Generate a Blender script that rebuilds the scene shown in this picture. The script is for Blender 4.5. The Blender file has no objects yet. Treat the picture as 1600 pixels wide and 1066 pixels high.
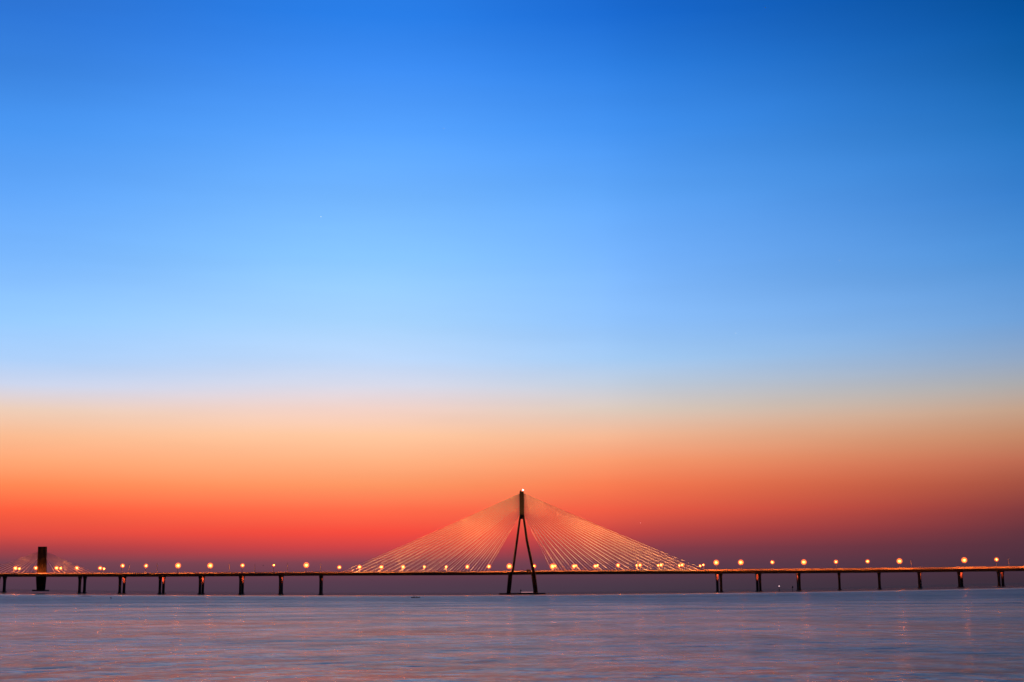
import bpy, bmesh, math, random
from mathutils import Vector, Matrix, Euler
random.seed(7)
sc = bpy.context.scene
R = math.radians
# ------------------------------------------------------------------ camera
H = 3.0
PITCH = math.atan((925.0-533.0)/2200.0)
cam_d = bpy.data.cameras.new("camera"); cam = bpy.data.objects.new("camera", cam_d)
sc.collection.objects.link(cam); sc.camera = cam
cam_d.sensor_width = 36.0; cam_d.lens = 36.0*2200/1600
cam_d.clip_start = 0.5; cam_d.clip_end = 40000
cam.location = (0, 0, H)
CR = Euler((R(90)+PITCH, 0, 0)).to_matrix() @ Matrix.Rotation(-0.00625, 3, 'Z')
cam.rotation_euler = CR.to_euler()
# ------------------------------------------------------------------ sky (dusk: glow on the horizon ahead, night behind)
SKY_STRENGTH = 1.0
world = bpy.data.worlds.new("World"); sc.world = world; world.use_nodes = True
wn = world.node_tree; wn.nodes.clear(); WL = wn.links.new
def s2l(c): 
    c = c/255.0
    return c/12.92 if c <= 0.04045 else ((c+0.055)/1.055)**2.4
SKY_ROWS = [  # elevation found from picture rows; four azimuths: far left, left of centre, right of centre, far right
 (-900, (14,44,110),(14,48,125),(8,38,105),(2,24,66)),
 (-500, (24,70,150),(22,74,168),(14,62,146),(3,42,92)),
 (-200, (38,98,190),(34,106,208),(20,88,184),(3,62,125)),
 (20, (46,118,214),(42,126,231),(26,106,209),(4,80,155)),
 (100,(58,132,226),(62,142,245),(44,126,226),(14,93,168)),
 (200,(74,150,240),(86,162,254),(68,148,244),(32,112,190)),
 (300,(98,168,252),(112,180,255),(94,166,250),(52,126,206)),
 (400,(122,184,255),(136,198,255),(118,180,255),(75,143,214)),
 (500,(150,202,255),(166,212,255),(142,194,254),(106,156,212)),
 (560,(174,210,253),(190,218,253),(164,204,246),(140,164,195)),
 (600,(204,214,238),(216,219,236),(192,205,222),(168,168,170)),
 (640,(240,208,186),(245,212,200),(222,204,190),(194,160,136)),
 (680,(253,190,148),(255,200,160),(245,184,148),(194,136,104)),
 (720,(255,166,116),(255,178,130),(253,154,108),(180,102,80)),
 (757,(255,136,84),(255,152,100),(250,122,80),(150,76,64)),
 (797,(255,96,64),(255,108,74),(238,92,68),(112,56,62)),
 (832,(226,78,66),(246,76,62),(192,70,68),(82,50,62)),
 (857,(168,66,72),(202,67,70),(138,62,74),(76,48,62)),
 (880,(112,66,80),(126,68,82),(104,62,78),(68,46,60)),
 (910,(88,60,78),(88,60,78),(78,58,74),(58,44,56)),
 (930,(74,60,74),(74,60,76),(66,56,70),(50,42,54)),
]
def elev_sin(py, px=800):
    d = CR @ Vector(((px-800)/2200.0, (533-py)/2200.0, -1.0)); return d.z/d.length
tc = wn.nodes.new('ShaderNodeTexCoord'); sep = wn.nodes.new('ShaderNodeSeparateXYZ'); WL(tc.outputs['Generated'], sep.inputs[0])
zmax = elev_sin(-900)
mr = wn.nodes.new('ShaderNodeMapRange'); WL(sep.outputs['Z'], mr.inputs['Value'])
mr.inputs['From Min'].default_value = elev_sin(932); mr.inputs['From Max'].default_value = zmax
ramps = []
for k in range(4):
    r = wn.nodes.new('ShaderNodeValToRGB'); WL(mr.outputs[0], r.inputs[0]); cr = r.color_ramp
    cr.interpolation = 'LINEAR'
    rows = SKY_ROWS[::-1]
    for i, row in enumerate(rows):
        pos = (elev_sin(row[0], (25,500,1000,1590)[k])-elev_sin(932))/(zmax-elev_sin(932))
        if i == 0: e = cr.elements[0]; e.position = 0
        elif i == len(rows)-1: e = cr.elements[-1]; e.position = 1
        else: e = cr.elements.new(max(0.0005*i, pos))
        e.color = tuple(s2l(v) for v in row[1+k]) + (1,)
    ramps.append(r)
az = wn.nodes.new('ShaderNodeMath'); az.operation = 'ARCTAN2'; WL(sep.outputs['X'], az.inputs[0]); WL(sep.outputs['Y'], az.inputs[1])
def azpx(px): return math.atan((px-800)/2200.0)
def mixw(a, b, x0, x1, smooth=True):
    m = wn.nodes.new('ShaderNodeMapRange'); WL(az.outputs[0], m.inputs['Value'])
    m.interpolation_type = 'SMOOTHSTEP' if smooth else 'LINEAR'
    m.inputs['From Min'].default_value = x0; m.inputs['From Max'].default_value = x1
    x = wn.nodes.new('ShaderNodeMix'); x.data_type = 'RGBA'; WL(m.outputs[0], x.inputs[0]); WL(a, x.inputs[6]); WL(b, x.inputs[7])
    return x.outputs[2]
c = mixw(ramps[0].outputs[0], ramps[1].outputs[0], azpx(-60), azpx(560))
c = mixw(c, ramps[2].outputs[0], azpx(560), azpx(1060))
c = mixw(c, ramps[3].outputs[0], azpx(940), azpx(1680), False)
# the half of the sky behind the camera is already night
fr = wn.nodes.new('ShaderNodeMapRange'); WL(sep.outputs['Y'], fr.inputs['Value']); fr.interpolation_type = 'SMOOTHSTEP'
fr.inputs['From Min'].default_value = -0.25; fr.inputs['From Max'].default_value = 0.72
nm = wn.nodes.new('ShaderNodeMix'); nm.data_type = 'RGBA'; WL(fr.outputs[0], nm.inputs[0])
nm.inputs[6].default_value = (0.004, 0.009, 0.024, 1); WL(c, nm.inputs[7])
mpn = wn.nodes.new('ShaderNodeMapping'); mpn.inputs['Scale'].default_value = (1.2, 1.2, 9.0); WL(tc.outputs['Generated'], mpn.inputs[0])
hz = wn.nodes.new('ShaderNodeTexNoise'); hz.inputs['Scale'].default_value = 3.0; hz.inputs['Detail'].default_value = 5; WL(mpn.outputs[0], hz.inputs['Vector'])
hm = wn.nodes.new('ShaderNodeMapRange'); WL(hz.outputs['Fac'], hm.inputs['Value']); hm.inputs['From Min'].default_value = .3; hm.inputs['From Max'].default_value = .7
hm.inputs['To Min'].default_value = .965; hm.inputs['To Max'].default_value = 1.035
hv = wn.nodes.new('ShaderNodeVectorMath'); hv.operation = 'SCALE'; WL(nm.outputs[2], hv.inputs[0]); WL(hm.outputs[0], hv.inputs['Scale'])
bg = wn.nodes.new('ShaderNodeBackground'); WL(hv.outputs[0], bg.inputs[0]); bg.inputs[1].default_value = SKY_STRENGTH
wo = wn.nodes.new('ShaderNodeOutputWorld'); WL(bg.outputs[0], wo.inputs[0])
# ------------------------------------------------------------------ exposure
sc.view_settings.view_transform = 'Standard'; sc.view_settings.look = 'None'
sc.view_settings.exposure = 0; sc.view_settings.gamma = 1
sc.cycles.use_denoising = True; sc.cycles.use_adaptive_sampling = False; sc.cycles.use_light_tree = True
sc.cycles.max_bounces = 5; sc.cycles.glossy_bounces = 2; sc.cycles.diffuse_bounces = 2
sc.cycles.volume_bounces = 0; sc.cycles.transparent_max_bounces = 24
sc.cycles.sample_clamp_indirect = 3; sc.cycles.sample_clamp_direct = 20; sc.cycles.caustics_reflective = False; sc.cycles.caustics_refractive = False

# ------------------------------------------------------------------ picture row/column to place at a known distance
def at(px, py, Y):
    d = CR @ Vector(((px-800)/2200.0, (533-py)/2200.0, -1.0))
    return Vector((d.x/d.y*Y, Y, H + d.z/d.y*Y))
LIFT = 1.76e-5*1.19
def water_z(x, y):
    if y <= 1: return 0.0
    t = abs(x)/y
    t = t/(1+(t/0.6)**4)**0.25
    return LIFT*(t*y)**2/(1+(y/1760.0)**4)**0.25
def water_hit(px, py):
    d = CR @ Vector(((px-800)/2200.0, (533-py)/2200.0, -1.0)); d = d/d.y
    lo, hi = 5.0, 6000.0
    y = lo
    while y < hi:
        if H + d.z*y < water_z(d.x*y, y): break
        y *= 1.01
    return Vector((d.x*y, y, water_z(d.x*y, y)))
# ------------------------------------------------------------------ materials
def mat(name, col, rough=0.7, metal=0.0, noise=None, emit=None, estr=0.0, bump=0.0):
    m = bpy.data.materials.new(name); m.use_nodes = True; nt = m.node_tree
    b = nt.nodes['Principled BSDF']; b.inputs['Base Color'].default_value = (*col, 1)
    b.inputs['Roughness'].default_value = rough; b.inputs['Metallic'].default_value = metal
    if noise:
        tx = nt.nodes.new('ShaderNodeTexCoord'); n = nt.nodes.new('ShaderNodeTexNoise'); n.inputs['Scale'].default_value = noise[0]
        n.inputs['Detail'].default_value = 6; nt.links.new(tx.outputs['Object'], n.inputs['Vector'])
        x = nt.nodes.new('ShaderNodeMix'); x.data_type = 'RGBA'; nt.links.new(n.outputs['Fac'], x.inputs[0])
        k = noise[1]
        x.inputs[6].default_value = (*[v*(1-k) for v in col], 1); x.inputs[7].default_value = (*[min(1, v*(1+k)) for v in col], 1)
        nt.links.new(x.outputs[2], b.inputs['Base Color'])
        if bump:
            bp = nt.nodes.new('ShaderNodeBump'); bp.inputs['Strength'].default_value = bump; bp.inputs['Distance'].default_value = 0.1
            nt.links.new(n.outputs['Fac'], bp.inputs['Height']); nt.links.new(bp.outputs[0], b.inputs['Normal'])
    if emit:
        b.inputs['Emission Color'].default_value = (*emit, 1); b.inputs['Emission Strength'].default_value = estr
    return m
M = {}
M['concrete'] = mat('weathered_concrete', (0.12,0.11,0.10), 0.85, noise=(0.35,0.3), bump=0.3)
M['pier'] = mat('shaded_pier_concrete', (0.055,0.05,0.045), 0.85, noise=(0.5,0.4), bump=0.3)  # mottled pier concrete, darkened so the faces look unlit
M['pylon'] = mat('shaded_pylon_concrete', (0.022,0.02,0.02), 0.85, noise=(0.3,0.3), bump=0.3)  # near-black copy of the concrete; the pylons' shade is in the colour
M['barrier'] = mat('pale_barrier_concrete', (0.68,0.63,0.58), 0.8, noise=(0.15,0.25))
M['steel'] = mat('painted_steel', (0.16,0.16,0.17), 0.5, 0.3, noise=(2,0.2))
M['galv'] = mat('galvanised_steel', (0.45,0.45,0.44), 0.45, 0.3, noise=(3,0.15))
M['cable'] = mat('white_cable_sheath', (0.78,0.76,0.72), 0.45, noise=(0.5,0.08))
M['asphalt'] = mat('asphalt', (0.05,0.05,0.05), 0.9, noise=(1.0,0.3))
M['darkpaint'] = mat('dark_hull_paint', (0.02,0.025,0.03), 0.6, noise=(2,0.3))
M['whitepaint'] = mat('white_paint', (0.75,0.72,0.7), 0.5, noise=(1.5,0.1))
M['cloth'] = mat('dark_cloth', (0.03,0.03,0.045), 0.9, noise=(6,0.3))
M['skin'] = mat('skin', (0.2,0.11,0.07), 0.6, noise=(8,0.1))
M['rock'] = mat('wet_dark_rock', (0.025,0.027,0.03), 0.5, noise=(0.8,0.5), bump=0.8)
M['feather'] = mat('dark_feathers', (0.05,0.045,0.05), 0.8, noise=(12,0.3))
M['glass'] = mat('dark_window_glass', (0.02,0.02,0.03), 0.1)
M['orangepaint'] = mat('orange_buoy_paint', (0.25,0.05,0.02), 0.6, noise=(3,0.2))
def lamp_mat(name, strength):
    return mat(name, (0.8,0.7,0.5), 0.4, emit=(1.0,0.17,0.022), estr=strength)
M['star'] = mat('starlight', (1,1,1), 1, emit=(0.85,0.95,1.0), estr=1.2)
M['planet'] = mat('reddish_starlight', (1,1,1), 1, emit=(1.0,0.25,0.2), estr=1.1)
M['beacon'] = mat('white_beacon_light', (1,1,1), 1, emit=(1.0,0.86,0.8), estr=5)
M['buoylight'] = mat('pink_signal_light', (1,1,1), 1, emit=(1.0,0.6,0.62), estr=1.6)
M['cabinlight'] = mat('lit_cabin_windows', (1,1,1), 1, emit=(1.0,0.45,0.5), estr=0.55)
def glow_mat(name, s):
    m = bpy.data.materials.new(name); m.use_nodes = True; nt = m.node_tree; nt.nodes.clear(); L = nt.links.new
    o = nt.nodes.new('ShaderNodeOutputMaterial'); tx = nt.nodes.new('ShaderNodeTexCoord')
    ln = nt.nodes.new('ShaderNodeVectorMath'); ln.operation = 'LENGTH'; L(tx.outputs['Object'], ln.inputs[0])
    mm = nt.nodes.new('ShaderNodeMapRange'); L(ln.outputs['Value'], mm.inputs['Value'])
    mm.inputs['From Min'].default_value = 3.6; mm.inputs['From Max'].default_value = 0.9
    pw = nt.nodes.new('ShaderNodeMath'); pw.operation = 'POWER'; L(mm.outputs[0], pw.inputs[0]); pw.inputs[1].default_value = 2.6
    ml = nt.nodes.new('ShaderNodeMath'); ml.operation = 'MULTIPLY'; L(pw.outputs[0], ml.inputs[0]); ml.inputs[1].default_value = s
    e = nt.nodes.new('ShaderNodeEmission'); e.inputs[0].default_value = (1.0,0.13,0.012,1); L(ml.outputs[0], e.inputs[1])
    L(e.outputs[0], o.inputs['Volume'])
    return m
# ------------------------------------------------------------------ mesh helpers
class MB:
    def __init__(s): s.v = []; s.f = []
    def add(s, vs, fs):
        b = len(s.v); s.v += [tuple(p) for p in vs]; s.f += [tuple(b+i for i in f) for f in fs]; return s
    def box(s, c, d, rz=0.0):
        c = Vector(c); ca, sa = math.cos(rz), math.sin(rz); vs = []
        for z in (-1,1):
            for x, y in ((-1,-1),(1,-1),(1,1),(-1,1)):
                lx, ly = x*d[0]/2, y*d[1]/2
                vs.append((c.x+lx*ca-ly*sa, c.y+lx*sa+ly*ca, c.z+z*d[2]/2))
        return s.add(vs, [(3,2,1,0),(4,5,6,7),(0,1,5,4),(1,2,6,5),(2,3,7,6),(3,0,4,7)])
    def loft(s, rings, cap=True):
        n = len(rings[0]); b = len(s.v)
        for r in rings: s.v += [tuple(p) for p in r]
        for i in range(len(rings)-1):
            for k in range(n):
                s.f.append((b+i*n+k, b+i*n+(k+1)%n, b+(i+1)*n+(k+1)%n, b+(i+1)*n+k))
        if cap:
            s.f.append(tuple(b+k for k in range(n))[::-1]); s.f.append(tuple(b+(len(rings)-1)*n+k for k in range(n)))
        return s
    def tube(s, pts, rad, n=6):
        pts = [Vector(p) for p in pts]; rings = []
        if not hasattr(rad, '__len__'): rad = [rad]*len(pts)
        for i, p in enumerate(pts):
            t = (pts[min(i+1,len(pts)-1)]-pts[max(i-1,0)]).normalized()
            u = t.cross(Vector((0,0,1)));
            if u.length < 1e-3: u = Vector((1,0,0))
            u.normalize(); w = u.cross(t)
            rings.append([p+(u*math.cos(2*math.pi*k/n)+w*math.sin(2*math.pi*k/n))*rad[i] for k in range(n)])
        return s.loft(rings)
    def ball(s, c, r, nu=12, nv=8, sq=(1,1,1)):
        c = Vector(c); rings = []
        for i in range(nv+1):
            a = -math.pi/2 + math.pi*i/nv; cr = max(math.cos(a), 0.02)
            rings.append([(c.x+r*sq[0]*cr*math.cos(2*math.pi*k/nu), c.y+r*sq[1]*cr*math.sin(2*math.pi*k/nu), c.z+r*sq[2]*math.sin(a)) for k in range(nu)])
        return s.loft(rings)
    def build(s, name, m, parent=None, smooth=False):
        me = bpy.data.meshes.new(name); me.from_pydata(s.v, [], s.f); me.materials.append(m); me.validate()
        if smooth:
            for p in me.polygons: p.use_smooth = True
        o = bpy.data.objects.new(name, me); sc.collection.objects.link(o)
        if parent: o.parent = parent
        return o
def empty(name, loc, rz=0.0):
    o = bpy.data.objects.new(name, None); sc.collection.objects.link(o); o.location = loc; o.rotation_euler = (0,0,rz)
    o.empty_display_size = 1; return o
def tag(o, label=None, cat=None, group=None, kind=None):
    for k, v in (('label',label),('category',cat),('group',group),('kind',kind)):
        if v: o[k] = v
    return o
# ------------------------------------------------------------------ the sea
ys = [-400, -150, -40, 0]
y = 4.0
while y < 15000: ys.append(y); y *= 1.035 if y > 60 else 1.12
ts = [-6,-3,-1.6,-1.0] + [i/40.0 for i in range(-28,29)] + [1.0,1.6,3,6]
mb = MB(); n = len(ts)
for yy in ys:
    for t in ts:
        xx = t*max(yy, 60.0); mb.v.append((xx, yy, water_z(xx, yy)))
for i in range(len(ys)-1):
    for k in range(n-1):
        a = i*n+k; mb.f.append((a, a+1, a+n+1, a+n))
wm = bpy.data.materials.new('sea_water'); wm.use_nodes = True; nt = wm.node_tree; L = nt.links.new
pb = nt.nodes['Principled BSDF']; pb.inputs['Base Color'].default_value = (0.03,0.042,0.06,1); pb.inputs['IOR'].default_value = 1.42
pb.inputs['Roughness'].default_value = 0.2
geo = nt.nodes.new('ShaderNodeNewGeometry')
def nz(scale, detail, sx=1.0, sy=1.0, rough=0.55):
    mp = nt.nodes.new('ShaderNodeMapping'); mp.inputs['Scale'].default_value = (sx, sy, 0.0); L(geo.outputs['Position'], mp.inputs[0])
    q = nt.nodes.new('ShaderNodeTexNoise'); q.inputs['Scale'].default_value = scale; q.inputs['Detail'].default_value = detail
    q.inputs['Roughness'].default_value = rough; L(mp.outputs[0], q.inputs['Vector']); return q.outputs['Fac']
def mth(op, a, b=None, v=None):
    q = nt.nodes.new('ShaderNodeMath'); q.operation = op
    if hasattr(a, 'links'): L(a, q.inputs[0])
    else: q.inputs[0].default_value = a
    if b is not None:
        if hasattr(b, 'links'): L(b, q.inputs[1])
        else: q.inputs[1].default_value = b
    return q.outputs[0]
hh = None
for scl, k, sx in ((1.9,.07,.9),(0.7,.11,1.1),(0.24,.09,1.3),(0.08,.045,2.0),(0.026,.035,2.5),(0.009,.02,2.5)):
    hcur = mth('MULTIPLY', nz(scl, 2, sx, 1.0), k/scl); hh = hcur if hh is None else mth('ADD', hh, hcur)
bp = nt.nodes.new('ShaderNodeBump'); bp.inputs['Strength'].default_value = 1.0; bp.inputs['Distance'].default_value = 1.0
L(hh, bp.inputs['Height']); L(bp.outputs[0], pb.inputs['Normal'])
rr = nt.nodes.new('ShaderNodeMapRange'); L(nz(0.02, 5, 0.3, 1.0), rr.inputs['Value'])
rr.inputs['From Min'].default_value = 0.38; rr.inputs['From Max'].default_value = 0.62
rr.inputs['To Min'].default_value = 0.12; rr.inputs['To Max'].default_value = 0.22
# the sea is ruffled near the shore and calm towards the bridge
sp = nt.nodes.new('ShaderNodeSeparateXYZ'); L(geo.outputs['Position'], sp.inputs[0])
wob = mth('MULTIPLY', mth('SUBTRACT', nz(0.004, 4, 0.5, 1.0), 0.5), 700.0)
calm = nt.nodes.new('ShaderNodeMapRange'); calm.interpolation_type = 'SMOOTHSTEP'; L(mth('ADD', sp.outputs['Y'], wob), calm.inputs['Value'])
calm.inputs['From Min'].default_value = 900; calm.inputs['From Max'].default_value = 1500
inv = mth('SUBTRACT', 1.0, calm.outputs[0])
wob2 = mth('ADD', mth('MULTIPLY', mth('SUBTRACT', nz(0.006, 5, 0.7, 1.0, .65), 0.5), 500.0), mth('MULTIPLY', mth('SUBTRACT', nz(0.05, 5, 1.2, 1.0, .65), 0.5), 900.0))
ruf = nt.nodes.new('ShaderNodeMapRange'); ruf.interpolation_type = 'SMOOTHSTEP'; L(mth('ADD', sp.outputs['Y'], wob2), ruf.inputs['Value'])
ruf.inputs['From Min'].default_value = 90; ruf.inputs['From Max'].default_value = 560; ruf.inputs['To Min'].default_value = 0.0; ruf.inputs['To Max'].default_value = 0.15
L(mth('ADD', mth('MULTIPLY', mth('MULTIPLY', mth('ADD', rr.outputs[0], ruf.outputs[0]), inv), 0.97), 0.03), pb.inputs['Roughness'])
L(mth('ADD', mth('MULTIPLY', inv, 0.97), 0.03), bp.inputs['Strength'])
df = nt.nodes.new('ShaderNodeBsdfDiffuse'); df.inputs[0].default_value = (0.72,0.76,0.42,1)
mxs = nt.nodes.new('ShaderNodeMixShader'); 
silt = nt.nodes.new('ShaderNodeMapRange'); L(mth('ADD', mth('MULTIPLY', nz(0.5, 3, 0.8, 1.0), .5), mth('MULTIPLY', nz(0.06, 5, 1.2, 1.0), .5)), silt.inputs['Value'])
silt.inputs['From Min'].default_value = .38; silt.inputs['From Max'].default_value = .62; silt.inputs['To Min'].default_value = .10; silt.inputs['To Max'].default_value = .64
near = nt.nodes.new('ShaderNodeMapRange'); near.interpolation_type = 'SMOOTHSTEP'; L(sp.outputs['Y'], near.inputs['Value'])
near.inputs['From Min'].default_value = 700; near.inputs['From Max'].default_value = 60; near.inputs['To Min'].default_value = 1.0; near.inputs['To Max'].default_value = .8
L(mth('MULTIPLY', silt.outputs[0], near.outputs[0]), mxs.inputs[0])
L(pb.outputs[0], mxs.inputs[1]); L(df.outputs[0], mxs.inputs[2]); L(mxs.outputs[0], nt.nodes['Material Output'].inputs[0])
sea = mb.build('sea_water', wm, None, True); tag(sea, kind='structure')

# ------------------------------------------------------------------ bridge alignment
NAZ = [(-200,6),(60,4),(190,1),(320,-1),(500,-3),(815,-2),(1000,-5),(1126,-7),(1187,-2),(1248,5),(1311,12),(1373,16),(1435,20),(1498,27),(1560,33),(1760,36)]
def lerp(tab, x):
    if x <= tab[0][0]: return tab[0][1]
    for (a, va), (b, vb) in zip(tab, tab[1:]):
        if x <= b: return va+(vb-va)*(x-a)/(b-a)
    return tab[-1][1]
ZB = [(-200,901.6),(0,901.4),(250,901.2),(500,899.6),(770,898.6),(860,897.6),(1130,896.4),(1250,895.8),(1350,895),(1450,894),(1600,892.2),(1760,890.4)]
PLAN = {815: 1760.0}
def integ(step, end):
    x, Y = 815, 1760.0
    while (x < end) if step > 0 else (x > end):
        a = math.atan((x-800)/2200.0); nzv = R(lerp(NAZ, x+step/2))
        da = math.atan((x+step-800)/2200.0)-a
        # X = Y tan(a); dY = -tan(n) dX
        X = Y*math.tan(a); T = math.tan(a+da); tn = math.tan(nzv)
        Yn = (Y + tn*X)/(1 + tn*T); Y = Yn; x += step; PLAN[x] = Y
integ(5, 1760); integ(-5, -200)
PK = sorted(PLAN)
def Yat(px): return lerp([(k, PLAN[k]) for k in PK], px) if False else _yi(px)
def _yi(px):
    i = max(0, min(len(PK)-2, int((px-PK[0])//5))); a, b = PK[i], PK[i+1]
    return PLAN[a]+(PLAN[b]-PLAN[a])*(px-a)/(b-a)
def frame(px, off=0.0):
    """point on the near carriageway's underside at column px, unit tangent and normal (away from viewer)"""
    Y = _yi(px); p = at(px, lerp(ZB, px), Y); n_ = R(lerp(NAZ, px))
    N = Vector((math.sin(n_), math.cos(n_), 0)); T = Vector((math.cos(n_), -math.sin(n_), 0))
    return p + N*off, T, N
W2 = 17.5      # spacing of the two carriageways
DW = 14.5
bridge = empty('cable_stayed_bridge', frame(815)[0].xy.to_3d())
tag(bridge, 'long cable stayed sea bridge on twin piers crossing the whole horizon at dusk', 'bridge')
BO = bridge.location.copy()
def bpt(p): return Vector(p)-BO
def sweep(name, m, section, off, x0=-200, x1=1760, step=10, hfun=None, parent=bridge):
    q = MB(); rings = []; x = x0
    while x <= x1:
        p, T, N = frame(x, off); hs = hfun(x) if hfun else 1.0
        rings.append([bpt(p+N*a+Vector((0,0,b if not hfun else (b if b < 3.7 else 3.7+(b-3.7)*hs)))) for a, b in section]); x += step
    return q.loft(rings).build(name, m, parent)
girder_sec = [(-3.4,0),(3.4,0),(4.6,2.3),(DW/2,2.75),(DW/2,3.1),(-DW/2,3.1),(-DW/2,2.75),(-4.6,2.3)]
for off in (0, W2):
    g = sweep('girder', M['concrete'], girder_sec, off)
    road = sweep('road_surface', M['asphalt'], [(-DW/2+.5,3.104),(DW/2-.5,3.104),(DW/2-.5,3.2),(-DW/2+.5,3.2)], off)
BAR = [(-200,1.0),(500,1.0),(815,1.0),(1100,1.3),(1180,1.9),(1400,1.9),(1760,2.0)]
bh = lambda x: lerp(BAR, x)
bs = lambda a: [(a-.18,3.2),(a+.18,3.2),(a+.12,4.75),(a-.12,4.75)]
sweep('median_barrier', M['barrier'], bs(DW/2-.3), 0, hfun=bh)
sweep('outer_barrier', M['barrier'], bs(DW/2-.3), W2, hfun=bh)
# near and median open steel railings
def railing(off, a):
    q = MB()
    for z in (3.55, 3.95, 4.35):
        rings = []; x = -200
        while x <= 1760:
            p, T, N = frame(x, off); c0 = bpt(p+N*a)
            rings.append([c0+N*dx+Vector((0,0,z+dz)) for dx, dz in ((-.05,-.05),(.05,-.05),(.05,.05),(-.05,.05))]); x += 20
        q.loft(rings)
    x = -200
    while x < 1760:
        p, T, N = frame(x, off); q.box(bpt(p+N*a)+Vector((0,0,3.75)), (.14,.14,1.3)); x += 3.0
    q.build('railing', M['steel'], bridge)
railing(0, -DW/2+.2); railing(W2, -DW/2+.2)
# ------------------------------------------------------------------ piers
def octa(c, wx, wy, z, T, N, ch=0.3):
    pts = []
    for sx, sy in ((1-ch,-1),(1,-1+ch),(1,1-ch),(1-ch,1),(-1+ch,1),(-1,1-ch),(-1,-1+ch),(-1+ch,-1)):
        pts.append(c+T*sx*wx/2+N*sy*wy/2+Vector((0,0,z)))
    return pts
def pier(px, off, banded=False, lit=True, nudge=0.0):
    p, T, N = frame(px, off); b = bpt(p); wz = water_z(p.x, p.y)
    c0 = Vector((b.x, b.y, 0)); zt = b.z-0.02
    q = MB(); c0 = c0
    hgt = zt-wz
    rings = [octa(c0, 2.8,4.4, wz-1.2, T, N), octa(c0, 2.7,4.2, wz+hgt*.55, T, N), octa(c0, 2.9,4.6, zt-3.2, T, N), octa(c0, 3.7,6.4, zt-1.0, T, N), octa(c0, 3.7,6.8, zt, T, N)]
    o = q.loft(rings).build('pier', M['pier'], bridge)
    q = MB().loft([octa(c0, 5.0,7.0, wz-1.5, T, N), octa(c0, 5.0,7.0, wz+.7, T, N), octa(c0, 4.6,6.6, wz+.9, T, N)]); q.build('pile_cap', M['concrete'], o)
    if banded:
        for z in (2.6, 6.2):
            MB().loft([octa(c0, 3.9,5.0, wz+z, T, N), octa(c0, 3.9,5.0, wz+z+.7, T, N)]).build('white_band', M['whitepaint'], o)
    if lit:   # red lamp added below the deck to brighten the head of the far column
        lp = c0 - N*6.3 + Vector((0,0,zt-1.0))
        MB().box(lp+Vector((0,0,.35)), (.9,.5,.3)).build('added_red_light', M['steel'], o)
        ld = bpy.data.lights.new('added_red_light_bulb', 'SPOT'); ld.energy = 16000*lit; ld.color = (1.0,0.09,0.03); ld.shadow_soft_size = .2
        ld.spot_size = R(75); ld.spot_blend = .4
        lo = bpy.data.objects.new('added_red_light_bulb', ld); sc.collection.objects.link(lo); lo.parent = o
        lo.location = lp; dirv = (c0 - N*2.0 + Vector((0,0,zt-3.0))) - lp; lo.rotation_euler = dirv.to_track_quat('-Z','Y').to_euler()
    return o
PIERS = [-64,-2,125.2,188,250.5,313,376,438,501,1126,1187,1248.5,1311,1373,1435.5,1498,1560,1623,1686]
LITP = {188:1,250.5:1.2,313:1.1,376:.9,438:.9,501:.3,1126:1.1,1187:1.3,1248.5:1.2,1435.5:1.1,1498:.9,1560:.25,1311:.3}
for px in PIERS:
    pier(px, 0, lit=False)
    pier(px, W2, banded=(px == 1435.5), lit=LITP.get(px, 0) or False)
# ------------------------------------------------------------------ central pylon
pc, PT, PN = frame(815.5, W2/2)
PY = pc.y
def P(px, py, off=0.0, Y=None): return bpt(at(px, py, (Y or PY)) + PN*off)
pylon = MB()
def rect_at(cx, half_x, half_y, z, oy=0.0):
    c0 = Vector((cx, 0, 0)); return [Vector((cx+sx*half_x, PY-BO.y+oy+sy*half_y, z)) for sx, sy in ((-1,-1),(1,-1),(1,1),(-1,1))]
def quad_x(xl, xr, py, oy, dy):
    a = P(xl, py); b = P(xr, py); z = (a.z+b.z)/2; yb = a.y
    return [Vector((a.x,yb+oy-dy,z)), Vector((b.x,yb+oy-dy,z)), Vector((b.x,yb+oy+dy,z)), Vector((a.x,yb+oy+dy,z))]
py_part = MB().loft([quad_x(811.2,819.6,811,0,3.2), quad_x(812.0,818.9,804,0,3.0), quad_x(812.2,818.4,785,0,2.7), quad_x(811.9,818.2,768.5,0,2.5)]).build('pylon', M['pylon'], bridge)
tag(py_part, 'tall slender pylon standing on four splayed legs')
LY = W2/2 + DW/2 + 2.6
for side in (-1, 1):
    for oy in (-1, 1):
        if side < 0: prof = [(813.9+0.4,807,811.3),(809.6,845,805.9),(803.2,892,799.2),(800.9,897.5,794.2),(797.6,929,791.4)]
        else: prof = [(819.5,807,816.4),(825.2,845,821.4),(835.3,892,831.2),(836.8,897.5,830.2),(840.5,929,834.4)]
        offs = {807:2.0, 845:9.0, 892:LY, 897.5:LY, 929:LY-1.0}
        rings = []
        for a, yy, b in prof:
            q4 = quad_x(min(a,b), max(a,b), yy, oy*offs[yy], 1.6 if yy < 890 else 2.1); ch = .22
            rings.append([q4[i].lerp(q4[j], t) for i, j, t in ((0,1,ch),(0,1,1-ch),(1,2,ch*1.2),(1,2,1-ch*1.2),(2,3,ch),(2,3,1-ch),(3,0,ch*1.2),(3,0,1-ch*1.2))])
        MB().loft(rings).build('leg', M['pylon'], py_part)
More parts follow.
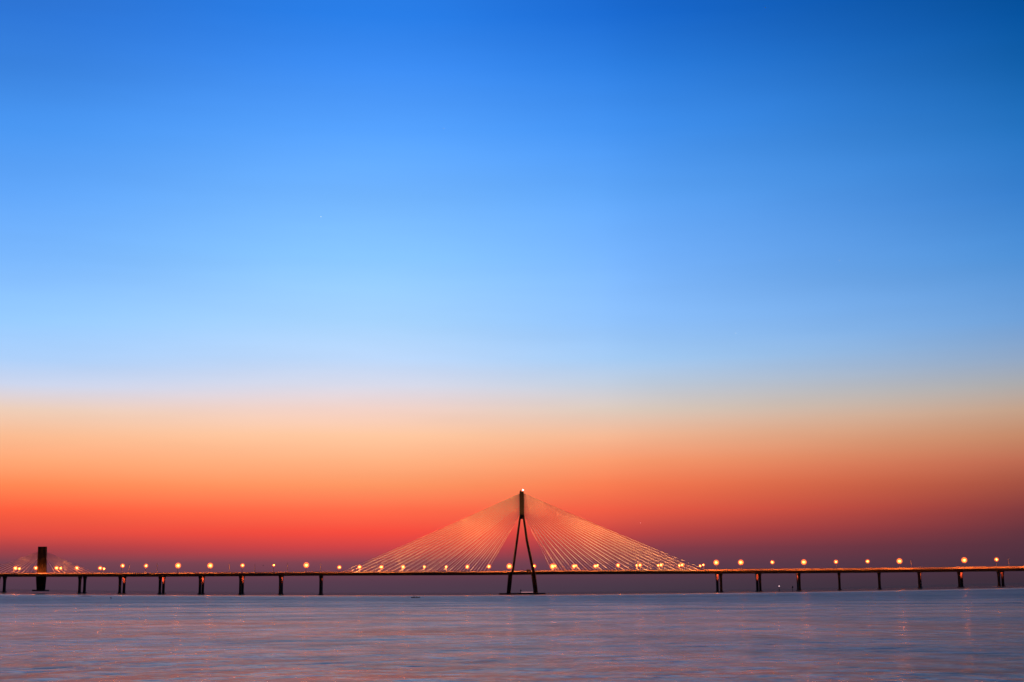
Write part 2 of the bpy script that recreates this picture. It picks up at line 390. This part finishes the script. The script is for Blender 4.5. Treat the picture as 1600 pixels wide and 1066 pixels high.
# foundation, fittings at the top
a, b = P(780,928), P(852,928); wz = water_z(0, PY)
MB().loft([[Vector((xx, a.y+yy, z)) for xx, yy in ((a.x+i,-22+i),(b.x-i,-22+i),(b.x-i,22-i),(a.x+i,22-i))] for z, i in ((wz-2,0),(wz+1.1,0),(wz+1.5,.4))]).build('pile_cap', M['concrete'], py_part)
tp = P(817.2,765.8)
MB().tube([tp-Vector((0,0,2.6)), tp], .15).build('beacon_mast', M['steel'], py_part)
bl = MB().ball((0,0,0), 1.0, 12, 8).build('beacon_light', M['beacon'], py_part, True); bl.location = tp
MB().box(P(813.5,767.6), (1.6,1.6,1.4)).build('roof_hatch', M['steel'], py_part)
# ladders / cable anchor boxes down both sides of the shaft
for e in (811.9, 818.6):
    q = MB(); rings = []
    for i in range(21):
        yy = 772+i*1.62; c0 = P(e, yy)
        for dz, w in ((-.5,.12),(-.3,.35),(.3,.35),(.5,.12)):
            rings.append([c0+Vector((sx*w, sy*1.3, -dz)) for sx, sy in ((-1,-1),(1,-1),(1,1),(-1,1))])
    q.loft(rings).build('anchor_strip', M['barrier'], py_part)
# ------------------------------------------------------------------ stay cables
def cable(a, b, r, foot, parent=bridge):
    a, b = Vector(a), Vector(b); d = (b-a).length; t = foot/d; sag = d*0.004
    def pt(u): return a.lerp(b, u) - Vector((0,0,sag*4*u*(1-u)))
    return MB().tube([pt(0), pt(t*.9), pt(t), pt(.3), pt(.6), pt(1)], [r*1.9, r*1.9, r, r, r, r], 6).build('stay_cable', M['cable'], parent, True)
NC = 21
for side, (xin, xout) in ((-1,(766,531)),(1,(861,1106))):
    for plane in (0, 1):
        for i in range(NC):
            u = (i + (0.5 if plane else 0))/NC
            xf = xout + (xin-xout)*u
            off = -DW/2+.9 if plane == 0 else W2+DW/2-.9
            p, T, N = frame(xf, off); foot = bpt(p)+Vector((0,0,3.1))
            ty = 771.5 + 33*(u**1.15)
            top = P(815.2+side*3.0, ty, (-1.9 if plane == 0 else 1.9))
            cable(foot, top, 0.175 if plane == 0 else 0.10, 9.0)
# the inner planes of stays, on the median side of each carriageway (beyond the hundred kept as single parts)
def cable_mb(q, a, b, r, foot):
    a, b = Vector(a), Vector(b); t = foot/(b-a).length; sag = (b-a).length*0.004
    def pt(u): return a.lerp(b, u) - Vector((0,0,sag*4*u*(1-u)))
    q.tube([pt(0), pt(t*.9), pt(t), pt(.3), pt(.6), pt(1)], [r*1.9, r*1.9, r, r, r, r], 5)
q = MB()
for side, (xin, xout) in ((-1,(766,531)),(1,(861,1106))):
    for plane in (0, 1):
        for i in range(NC if side > 0 else 13):
            u = (i + (0.25 if plane else 0.75))/NC; xf = xout + (xin-xout)*u
            p, T, N = frame(xf, DW/2-.9 if plane == 0 else W2-DW/2+.9); foot = bpt(p)+Vector((0,0,3.1))
            cable_mb(q, foot, P(815.2+side*3.0, 771.5+33*(u**1.15), (-1.0 if plane == 0 else 1.0)), 0.05, 7.0)
inner_stays = q
# ------------------------------------------------------------------ far left pylon
lc, LT, LN = frame(65, W2/2)
def PL(px, py, dy=0.0): return bpt(at(px, py, lc.y)) + Vector((0,dy,0))
def lquad(xl, xr, py, d0, d1):
    a, b = PL(xl, py), PL(xr, py); return [a+Vector((0,d0,0)), b+Vector((0,d0,0)), b+Vector((0,d1,0)), a+Vector((0,d1,0))]
lp_ = MB().loft([lquad(57.6,70.0,924,-1.2,1.4), lquad(56.6,72.0,903,-1.2,1.4), lquad(58.4,72.6,893,-1.2,1.4), lquad(60.2,73.0,854.3,-1.2,1.4)]).build('pylon', M['pylon'], bridge)
tag(lp_, 'short broad slab pylon at the far left')
for (x0,x1),(x2,x3) in (((58.4,60.4),(60.2,61.8)),((64.4,67.2),(65.6,68.2)),((71.6,72.6),(71.8,73.0))):
    MB().loft([lquad(x0,x1,893,-2.0,-1.2), lquad(x2,x3,854.3,-2.0,-1.2)]).build('rib', M['pylon'], lp_)
MB().loft([lquad(54,73,924,-9,9), lquad(54,73,921.6,-9,9)]).build('pile_cap', M['concrete'], lp_)
for side, (xin, xout) in ((-1,(46,-34)),(1,(82,148))):
    for i in range(8):
        u = i/8.0; xf = xout+(xin-xout)*u; p, T, N = frame(xf, -DW/2+.9)
        cable(bpt(p)+Vector((0,0,3.1)), PL(66.4+side*5.6, 862+10*u, -1.2), 0.15, 6.0)
for side, (xin, xout) in ((-1,(46,-34)),(1,(82,148))):
    for i in range(10):
        u = (i+.5)/10; p, T, N = frame(xout+(xin-xout)*u, W2+DW/2-.9)
        cable_mb(inner_stays, bpt(p)+Vector((0,0,3.1)), PL(66.4+side*5.6, 862+10*u, 1.2), 0.08, 6.0)
tag(inner_stays.build('inner_stay_cables', M['cable'], bridge, True), kind='stuff')
# ------------------------------------------------------------------ floodlights, most of them added, that wash the cables and pylons
def flood(px, off, aim, energy, label, size=50, z=3.9, col=(1.0,0.30,0.07)):
    p, T, N = frame(px, off); base = p+Vector((0,0,z-.8)); r = empty('floodlight', base)
    tag(r, label, 'floodlight', 'floodlights washing the bridge cables')
    MB().tube([(0,2.6,-.2),(0,0,-.2),(0,0,.7)] if off < -DW/2-1 else [(0,0,0),(0,0,.7)], .07).build('bracket', M['steel'], r)
    h = MB().box((0,0,0), (.9,.7,.5)).build('lamp_housing', M['steel'], r); h.location = (0,0,.8)
    d = (aim - base).normalized(); h.rotation_euler = d.to_track_quat('Z','Y').to_euler()
    ld = bpy.data.lights.new('flood_bulb', 'SPOT'); ld.energy = energy; ld.color = col; ld.spot_size = R(size); ld.spot_blend = 1.0; ld.shadow_soft_size = .3
    lo = bpy.data.objects.new('flood_bulb', ld); sc.collection.objects.link(lo); lo.parent = r; lo.location = Vector((0,0,.8))+d*.5
    lo.rotation_euler = d.to_track_quat('-Z','Y').to_euler()
def W(px, py, Y): return at(px, py, Y)
FO = -DW/2-.1
FE = 430000
AMB = (1.0,0.33,0.09)
ORD = ('outermost','second','third','fourth','fifth','sixth','innermost')
for k in range(7):  # amber floods added to make the stays glow above the deck
    for side, xs in (('left',(548,585,622,660,697,734,772)), ('right',(1088,1052,1016,980,943,905,866))):
        px = xs[k]; p_, T_, N_ = frame(px, FO-2.4)
        topw = at(815, 830, PY)
        aim = p_ + Vector(((topw.x-p_.x)*.22, 10, 60))
        flood(px, FO-2.4, aim, FE*(.72+.05*k), '%s of the seven added amber floodlights under the %s cables of the tall pylon' % (ORD[k], side), 125, col=AMB)
flood(783, W2/2-6, W(806,845,PY), 60000, 'added warm floodlight on the deck aimed at the left legs of the tall pylon', 40, col=(1.0,.62,.4))  # this pair is added to brighten the edges of the legs
flood(849, W2/2-6, W(825,845,PY), 60000, 'added warm floodlight on the deck aimed at the right legs of the tall pylon', 40, col=(1.0,.62,.4))
for px_, w_, ax_ in ((28,'left',45),(104,'right',88)):  # two more added for the stays of the slab pylon
    flood(px_, FO-2.4, W(ax_,850,lc.y), 26000, 'added amber floodlight under the short %s cables of the slab pylon' % w_, 110, col=(1.0,.26,.07))
flood(61, FO+1, W(62,895,lc.y), 16000, 'red floodlight at the foot of the slab pylon, left one of two', 60, col=(1.0,0.14,0.03))
flood(70, FO+1, W(70,895,lc.y), 16000, 'red floodlight at the foot of the slab pylon, right one of two', 60, col=(1.0,0.14,0.03))
# ------------------------------------------------------------------ street lamps
LM = {k: lamp_mat('sodium_lamp_'+k, v) for k, v in (('bright',1000),('medium',480),('small',260))}
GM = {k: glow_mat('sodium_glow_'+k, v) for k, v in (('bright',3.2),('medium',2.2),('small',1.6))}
proto = {}
def make_lamp(kind, hgt):
    r = empty('street_lamp', (0,0,0))
    MB().tube([(0,0,0),(0,0,hgt-.6),(0,.25,hgt+.25),(0,1.1,hgt+.55),(0,2.0,hgt+.6)], [.3,.24,.16,.12,.12], 8).build('post', M['galv'], r, True)
    MB().box((0,0,.15), (.6,.6,.3)).build('base_plate', M['steel'], r)
    hd = MB().loft([[Vector((sx*a, 2.2+sy*b, hgt+z)) for sx, sy in ((-1,-1),(1,-1),(1,1),(-1,1))] for a, b, z in ((1.5,1.7,.15),(1.3,1.5,.75),(.3,.4,1.1))] if kind else [[Vector((sx*a, 2.2+sy*b, hgt+z)) for sx, sy in ((-1,-1),(1,-1),(1,1),(-1,1))] for a, b, z in ((.5,.9,.45),(.45,.8,.75),(.2,.4,.9))]).build('lamp_head', M['galv'], r)
    if kind:
        rad = {'bright':.95,'medium':.8,'small':.68}[kind]
        g = MB().ball((0,0,0), rad, 12, 8).build('lamp_globe', LM[kind], r, True); g.location = (0,2.2,hgt-rad+.1)
        k = {'bright':1.25,'medium':.98,'small':.75}[kind]
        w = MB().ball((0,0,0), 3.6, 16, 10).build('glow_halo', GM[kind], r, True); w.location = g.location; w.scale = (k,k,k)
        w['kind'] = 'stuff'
    return r
def kids(o): return [c for c in sc.objects if c.parent == o]
LCACHE = {}
def lamp(px, py, kind, label, far=False, group='sodium street lamps along the bridge'):
    off = (-DW/2-.05) if not far else W2-DW/2+1.0
    # find the column so that the post stands under the picture column on this carriageway
    xx = px
    for _ in range(4):
        p, T, N = frame(xx, off)
        d = CR.transposed() @ (p - Vector((0,0,H))); pxn = 800+2200*d.x/-d.z; xx += px-pxn
    p, T, N = frame(xx, off); base = p+Vector((0,0,3.1)); head = at(px, py, p.y+2)
    hgt = round(max(4.0, head.z-base.z), 1)
    key = (kind, hgt)
    if key not in LCACHE:
        r = make_lamp(kind, hgt); LCACHE[key] = (r, [c for c in r.children_recursive] if False else [c for c in bpy.data.objects if c.parent == r])
    else:
        src, ch = LCACHE[key]; r = src.copy(); sc.collection.objects.link(r)
        for c0 in ch:
            c2 = c0.copy(); sc.collection.objects.link(c2); c2.parent = r
    r.location = base; r.rotation_euler = (0,0,-R(lerp(NAZ, xx)))
    tag(r, label, 'street lamp', group); return r
K = {'b':'bright','m':'medium','s':'small'}
LAMPS = [ # column, row of the light, kind, far carriageway?, label
 (-14,887,'m',0,None),
 (22,887,'m',0,'lit lamp left of the slab pylon, taller left one of a close pair'),
 (28.5,888,'s',1,'lit lamp left of the slab pylon, lower right one of a close pair'),
 (54,886.6,'m',0,'lit sodium lamp touching the left side of the far left slab pylon'),
 (86.5,886.6,'m',0,'lit sodium lamp right of the slab pylon, the left one of a close pair'),
 (93,887.4,'s',1,'lit sodium lamp right of the slab pylon, the right lower one of a close pair'),
 (118.3,886.6,'m',0,'lit sodium lamp standing above the first twin pier right of the slab pylon'),
 (155,886.8,'m',0,'lit lamp at the end of the far left cables, left one of a close pair'),
 (161,888,'s',1,'lit lamp past the far left cables, right lower one of a pair'),
 (190,883.2,'m',0,'small lit lamp above the second twin pier right of the slab pylon'),
 (226.7,883.2,'m',0,'small lit lamp midway between the second and third twin piers from the slab pylon'),
 (277,882.8,'b',0,'lit lamp just left of the fourth twin pier from the slab pylon'),
 (327.4,882.8,'b',0,'bright starry lamp just right of the fourth twin pier from the slab pylon'),
 (378,882.6,'m',0,'lit lamp directly above the fifth pier right of the slab pylon'),
 (427,882.4,'s',0,'smallest dim round lamp just left of the sixth pier from the slab pylon'),
 (478,882,'b',0,'bright lamp left of the last pier before the long cable span'),
 (529.8,885.6,'m',0,'lit lamp just outside the left end of the big cable fan'),
 (561.5,885.2,'m',0,'first lit lamp inside the left end of the big cable fan'),
 (595.6,885.2,'m',0,'second lit lamp inside the left half of the big cable fan'),
 (629.6,885,'m',0,'third lit lamp inside the left half of the big cable fan'),
 (663,885,'s',0,'fourth lit lamp inside the left half of the big cable fan, one of the dimmest'),
 (697,884.8,'s',0,'fifth lit lamp inside the left half of the big cable fan'),
 (730.2,884.6,'m',0,'third lit lamp to the left of the tall pylon'),
 (764.2,884.4,'m',0,'second lit lamp to the left of the tall pylon, by the innermost left cables'),
 (796,883.8,'b',0,'lit lamp touching the left leg of the tall pylon'),
 (834.8,883.8,'m',0,'lit lamp touching the right leg of the tall pylon'),
 (863.8,884,'b',0,'lit lamp at the foot of the innermost right cables, left one of a pair'),
 (868,883.6,'s',1,'far carriageway lamp behind the innermost right cables'),
 (897,884,'m',0,'lit near lamp of the second pair right of the tall pylon'),
 (900.6,883.4,'s',1,'lit far lamp of the second pair right of the tall pylon'),
 (930.6,883.8,'m',0,'lit near lamp of the third pair right of the tall pylon'),
 (934.4,883,'s',1,'lit far lamp of the third pair right of the tall pylon'),
 (966.4,882.6,'m',0,'lone lit lamp halfway along the right half of the cable fan'),
 (995.6,883,'s',0,'near lamp of the close pair right of the lone lamp in the right cables'),
 (1001,882.2,'m',1,'far lamp of the close pair right of the lone lamp in the right cables'),
 (1029.4,883,'s',0,'near lower lamp of the third pair from the right end of the fan'),
 (1034,882,'m',1,'far higher lamp of the third pair from the right end of the fan'),
 (1062.6,883.2,'s',0,'near lower lamp of the last pair under the right cables'),
 (1067,881.8,'m',1,'far higher lamp of the last pair under the right cables'),
 (1095.2,883.4,'s',0,'near lamp of the pair just off the right end of the fan'),
 (1100.2,882,'s',1,'far lamp of the pair just off the right end of the fan'),
 (1120.4,878,'b',0,'big bright lamp above the first twin pier right of the cable fan'),
 (1158.8,877.8,'b',0,'largest brightest lamp, midway between the first two twin piers right of the fan'),
 (1208,877.8,'m',0,'smaller lamp between the second and third piers right of the fan'),
 (1257,877.4,'b',0,'bright lamp just right of the third pier after the cable fan'),
 (1307,877,'m',0,'smaller lamp directly above the thin fourth pier right of the fan'),
 (1356.4,876.4,'m',0,'smaller lamp left of the fifth pier right of the fan'),
 (1406.2,875.8,'b',0,'bright lamp left of the pier with white bands'),
 (1507.2,874.2,'b',0,'bright lamp just right of the seventh pier after the fan'),
 (1557.4,873.4,'m',0,'smaller lamp above the rightmost twin pier'),
 (1606.5,873,'b',0,None),
]
for px, py, k, far, lb in LAMPS:
    if lb is None: lb = 'lit lamp just outside the %s edge of the picture' % ('left' if px < 0 else 'right')
    lamp(px, py, K[k], lb, bool(far))
for px, py, lb in ((201,883,'faint unlit post between the second and third twin piers from the slab pylon'),
                   (245,882,'unlit dark post left of the third twin pier from the slab pylon'),
                   (358,882,'unlit dark post left of the fifth pier from the slab pylon'),
                   (398,882.6,'unlit dark post right of the fifth pier, left of the small flying bird'),
                   (449,881,'unlit dark post right of the sixth pier from the slab pylon'),
                   (500.8,881.2,'unlit dark post above the last pier before the long span'),
                   (1424.4,877,'unlit pale headed post right of the bright lamp, left of the banded pier'),
                   (1577,874,'unlit pale headed post near the right edge, past the last twin pier')):
    lamp(px, py, None, lb, True, 'unlit lamp posts on the bridge')
# ------------------------------------------------------------------ lorry on the deck between the pylon legs
p, T, N = frame(826, -2.0); lr = empty('lorry', p+Vector((0,0,3.2)), -R(lerp(NAZ,826)))
tag(lr, 'small dark lorry driving on the deck between the tall pylon legs', 'lorry')
MB().loft([[Vector((x, y, z)) for x, y in ((-2.6+i,-1.2+i),(1.0,-1.2+i),(1.0,1.2-i),(-2.6+i,1.2-i))] for z, i in ((.9,0),(3.0,0),(3.15,.15))]).build('cargo_box', M['darkpaint'], lr)
cb = MB().loft([[Vector((x, y, z)) for x, y in ((1.15,-1.1),(xf,-1.1),(xf,1.1),(1.15,1.1))] for z, xf in ((.7,2.9),(1.6,2.85),(2.5,2.4))]).build('cab', M['darkpaint'], lr)
MB().box((2.66,0,2.0), (.06,1.8,.6)).build('windscreen', M['glass'], cb)
MB().box((.1,0,.75), (5.2,1.0,.25)).build('chassis', M['steel'], lr)
for wx in (-1.8,-.9,2.1):
    for wy in (-1.0,1.0):
        q = MB(); n_ = 14; q.loft([[Vector((wx+.45*math.cos(2*math.pi*k/n_), wy+s_*.14, .45+.45*math.sin(2*math.pi*k/n_))) for k in range(n_)] for s_ in (-1,1)]).build('wheel', M['cloth'], lr)
# ------------------------------------------------------------------ rowing boat with two people
def water_place(px, py): return water_hit(px, py)
b0 = water_place(649.4, 934.6); bs_ = 1.0
boat = empty('rowing_boat', b0); tag(boat, 'small dark open rowing boat carrying two people, left of the tall pylon', 'boat')
q = MB(); rings = []
for x, hw, zb, zt in ((-2.4,.12,.15,.62),(-2.0,.4,-.02,.5),(-1.0,.66,-.12,.4),(.2,.72,-.14,.36),(1.2,.62,-.1,.4),(2.0,.36,.02,.52),(2.4,.08,.25,.68)):
    rings.append([Vector((x,-hw,zt)),Vector((x,-hw*.75,zb+.1)),Vector((x,0,zb)),Vector((x,hw*.75,zb+.1)),Vector((x,hw,zt)),Vector((x,hw*.85,zt-.02)),Vector((x,hw*.6,zb+.18)),Vector((x,0,zb+.1)),Vector((x,-hw*.6,zb+.18)),Vector((x,-hw*.85,zt-.02))])
q.loft(rings).build('hull', M['darkpaint'], boat, True)
for x in (-.9,.5): MB().box((x,0,.3), (.28,1.15,.05)).build('bench', M['steel'], boat)
for s_ in (-1,1): MB().tube([(-.3,s_*.5,.55),(-.5,s_*1.6,.18),(-.6,s_*2.1,.02)], [.03,.03,.07]).build('oar', M['steel'], boat)
def person(loc, label, tall, lean):
    # one continuous body: skinned skeleton, seated
    r = bpy.data.meshes.new('person'); J = {'pel':(0,0,.12),'sp':(.02+lean*.3,0,.42),'ch':(lean*.6,0,.62),'nk':(lean*.8,0,.80),'hd0':(lean*.9,0,.92),'hd':(lean*.95,0,1.06)}
    E = [('pel','sp'),('sp','ch'),('ch','nk'),('nk','hd0'),('hd0','hd')]; RAD = {'pel':.15,'sp':.14,'ch':.16,'nk':.07,'hd0':.09,'hd':.095}
    for s_, n_ in ((-1,'r'),(1,'l')):
        J.update({'sh'+n_:(lean*.6,s_*.2,.70),'el'+n_:(lean*.6+.16,s_*.27,.44),'wr'+n_:(lean*.6+.42,s_*.22,.42),'ha'+n_:(lean*.6+.52,s_*.2,.42),
                  'hp'+n_:(.03,s_*.1,.10),'kn'+n_:(.42,s_*.13,.26),'an'+n_:(.62,s_*.13,-.12),'ft'+n_:(.8,s_*.14,-.15)})
        E += [('ch','sh'+n_),('sh'+n_,'el'+n_),('el'+n_,'wr'+n_),('wr'+n_,'ha'+n_),('pel','hp'+n_),('hp'+n_,'kn'+n_),('kn'+n_,'an'+n_),('an'+n_,'ft'+n_)]
        RAD.update({'sh'+n_:.075,'el'+n_:.05,'wr'+n_:.035,'ha'+n_:.045,'hp'+n_:.1,'kn'+n_:.07,'an'+n_:.045,'ft'+n_:.045})
    keys = list(J); r.from_pydata([Vector(J[k])*tall for k in keys], [(keys.index(a), keys.index(b)) for a, b in E], [])
    o = bpy.data.objects.new('person', r); sc.collection.objects.link(o); r.materials.append(M['cloth'])
    md = o.modifiers.new('skin','SKIN'); 
    for i, k in enumerate(keys): r.skin_vertices[0].data[i].radius = (RAD[k]*tall,)*2
    r.skin_vertices[0].data[0].use_root = True
    o.modifiers.new('sub','SUBSURF').levels = 1; o.modifiers['sub'].render_levels = 2
    o.location = loc; tag(o, label, 'person', 'people seated in the rowing boat'); return o
person(b0+Vector((-.95,0,.32)), 'person in dark clothes sitting upright at the left end of the rowing boat', 1.12, .0)
person(b0+Vector((.4,0,.3)), 'person in dark clothes bending forward at the right end of the rowing boat', .8, .3)
# ------------------------------------------------------------------ small things on the water
b1 = water_place(173, 935.2); bu = empty('mooring_buoy', b1); tag(bu, 'tiny dark round mooring buoy below the second twin pier, alone on the water', 'buoy')
MB().ball((0,0,.12), .42, 14, 9).build('float_ball', M['orangepaint'], bu, True); MB().tube([(0,0,.5),(0,0,.85)], .05).build('ring_post', M['steel'], bu)
b2 = water_place(133, 931.8); q = MB(); Lr = 22/2200*b2.y
rings = []
for i in range(15):
    u = i/14; x = (u-.5)*Lr; hh_ = (.05+.42*math.sin(math.pi*u)**.8)*(1+.25*math.sin(i*2.3)); w = 2.0+3.0*math.sin(math.pi*u)
    rings.append([Vector((x,-w,-.4)),Vector((x+.3*math.sin(i),-w*.5,hh_*.7)),Vector((x,0,hh_)),Vector((x,w*.6,hh_*.6)),Vector((x,w,-.4))])
rk = q.loft(rings).build('tidal_rock', M['rock'], None, True); rk.location = b2; tag(rk, 'long low black rock awash below the first twin pier right of the slab pylon', 'rock')
def post(px, ybase, ytop, Y, label, lit):
    a = at(px, ybase, Y); t = at(px, ytop, Y); a.z = water_z(a.x, a.y); r = empty('channel_marker', a); hg = t.z-a.z
    tag(r, label, 'channel marker')
    MB().tube([(0,0,-1),(0,0,hg-.5)], [.35,.22], 8).build('post', M['steel'], r)
    if lit: MB().ball((0,0,hg), .55, 12, 8).build('signal_light', M['buoylight'], r, True)
    else: MB().loft([[Vector((sx*w, sy*w, hg+z)) for sx, sy in ((-1,-1),(1,-1),(1,1),(-1,1))] for w, z in ((.15,-1.6),(.8,-.8),(.8,.2),(.3,.7))]).build('topmark', M['steel'], r)
post(1217.6, 922, 916, 1500, 'thin channel marker with a pinkish white light between two piers on the right', True)
post(1238.4, 922, 917, 1520, 'small unlit dark channel marker left of the third pier after the fan', False)
post(813.8, 927, 922.4, PY-20, 'dark stub marker on the pylon foundation between its legs', False)
la = at(822, 926, PY+40); la.z = water_z(la.x, la.y); lb_ = empty('passenger_launch', la)
tag(lb_, 'low pale launch with a pink lit cabin, moored between the feet of the tall pylon', 'boat')
q = MB(); rings = []
for x, hw, zb, zt in ((-10.5,1.6,-.3,1.9),(-8,2.3,-.6,1.7),(0,2.5,-.7,1.6),(7,2.0,-.5,1.9),(10.8,.2,.4,2.6)):
    rings.append([Vector((x,-hw,zt)),Vector((x,-hw*.7,zb)),Vector((x,hw*.7,zb)),Vector((x,hw,zt))])
q.loft(rings).build('hull', M['whitepaint'], lb_)
cab = MB().box((1.2,0,2.4), (16,3.0,1.5)).build('cabin', M['whitepaint'], lb_)
q = MB()
for i in range(11): q.box((-5.6+i*1.36,-1.53,2.5), (1.05,.05,.8))
q.build('lit_windows', M['cabinlight'], cab)
# ------------------------------------------------------------------ birds, and the first stars
def bird(px, py, Y, span, label, rz, flap):
    o = at(px, py, Y); q = MB(); s = span/2
    q.tube([(-.30*s,0,0),(-.1*s,0,.01*s),(.15*s,0,.02*s),(.34*s,0,.03*s),(.42*s,0,.02*s)], [.02*s,.09*s,.1*s,.06*s,.012*s], 8)
    r = q.build('bird', M['feather'], None, True); r.location = o; r.rotation_euler = (0,0,rz)
    for sy in (-1,1):
        w = MB(); pr = []
        for t_, ch, zz in ((.05,.26,0),(.45,.24,flap),(.8,.15,flap*.8),(1.0,.03,flap*.5)):
            yy = sy*t_*s; pr.append([Vector((.16*s-.1*s*t_,yy,zz*s)),Vector((.16*s-ch*s-.1*s*t_,yy,zz*s)),Vector((.16*s-ch*s-.1*s*t_,yy,zz*s+.02*s)),Vector((.16*s-.1*s*t_,yy,zz*s+.03*s))])
        w.loft(pr).build('wing', M['feather'], r)
    tl = MB().loft([[Vector((-.28*s,-.05*s,0)),Vector((-.28*s,.05*s,0)),Vector((-.28*s,.05*s,.02*s)),Vector((-.28*s,-.05*s,.02*s))],[Vector((-.5*s,-.1*s,0)),Vector((-.5*s,.1*s,0)),Vector((-.5*s,.1*s,.01*s)),Vector((-.5*s,-.1*s,.01*s))]]).build('tail', M['feather'], r)
    tag(r, label, 'bird'); return r
bird(411.4, 884, 700, 1.5, 'small dark bird flying just above the deck left of the dim round lamp', R(60), .35)
bird(581, 906.6, 700, 2.0, 'small dark bird gliding under the deck of the long span, left of the boat', R(100), .12)
for px, py, r_, m_, lb in ((501.5,338.8,4.4,'star','brightest tiny white star high in the blue, left of centre'),
                       (1149.4,520.8,3.4,'star','faint star low in the pale blue, right of centre'),
                       (1311.5,407.2,2.8,'star','faint star in the mid blue towards the right edge'),
                       (693.4,200.8,2.6,'star','faint star high in the blue just left of centre'),
                       (1196,12,2.4,'star','tiny star at the very top of the picture right of centre'),
                       (1000.8,817.2,4.6,'planet','reddish point of light in the red band right of the tall pylon')):
    o = MB().ball((0,0,0), r_*.72, 8, 6).build('star', M[m_], None, True); o.location = at(px, py, 12000)
    tag(o, lb, 'star', 'first stars in the dusk sky')
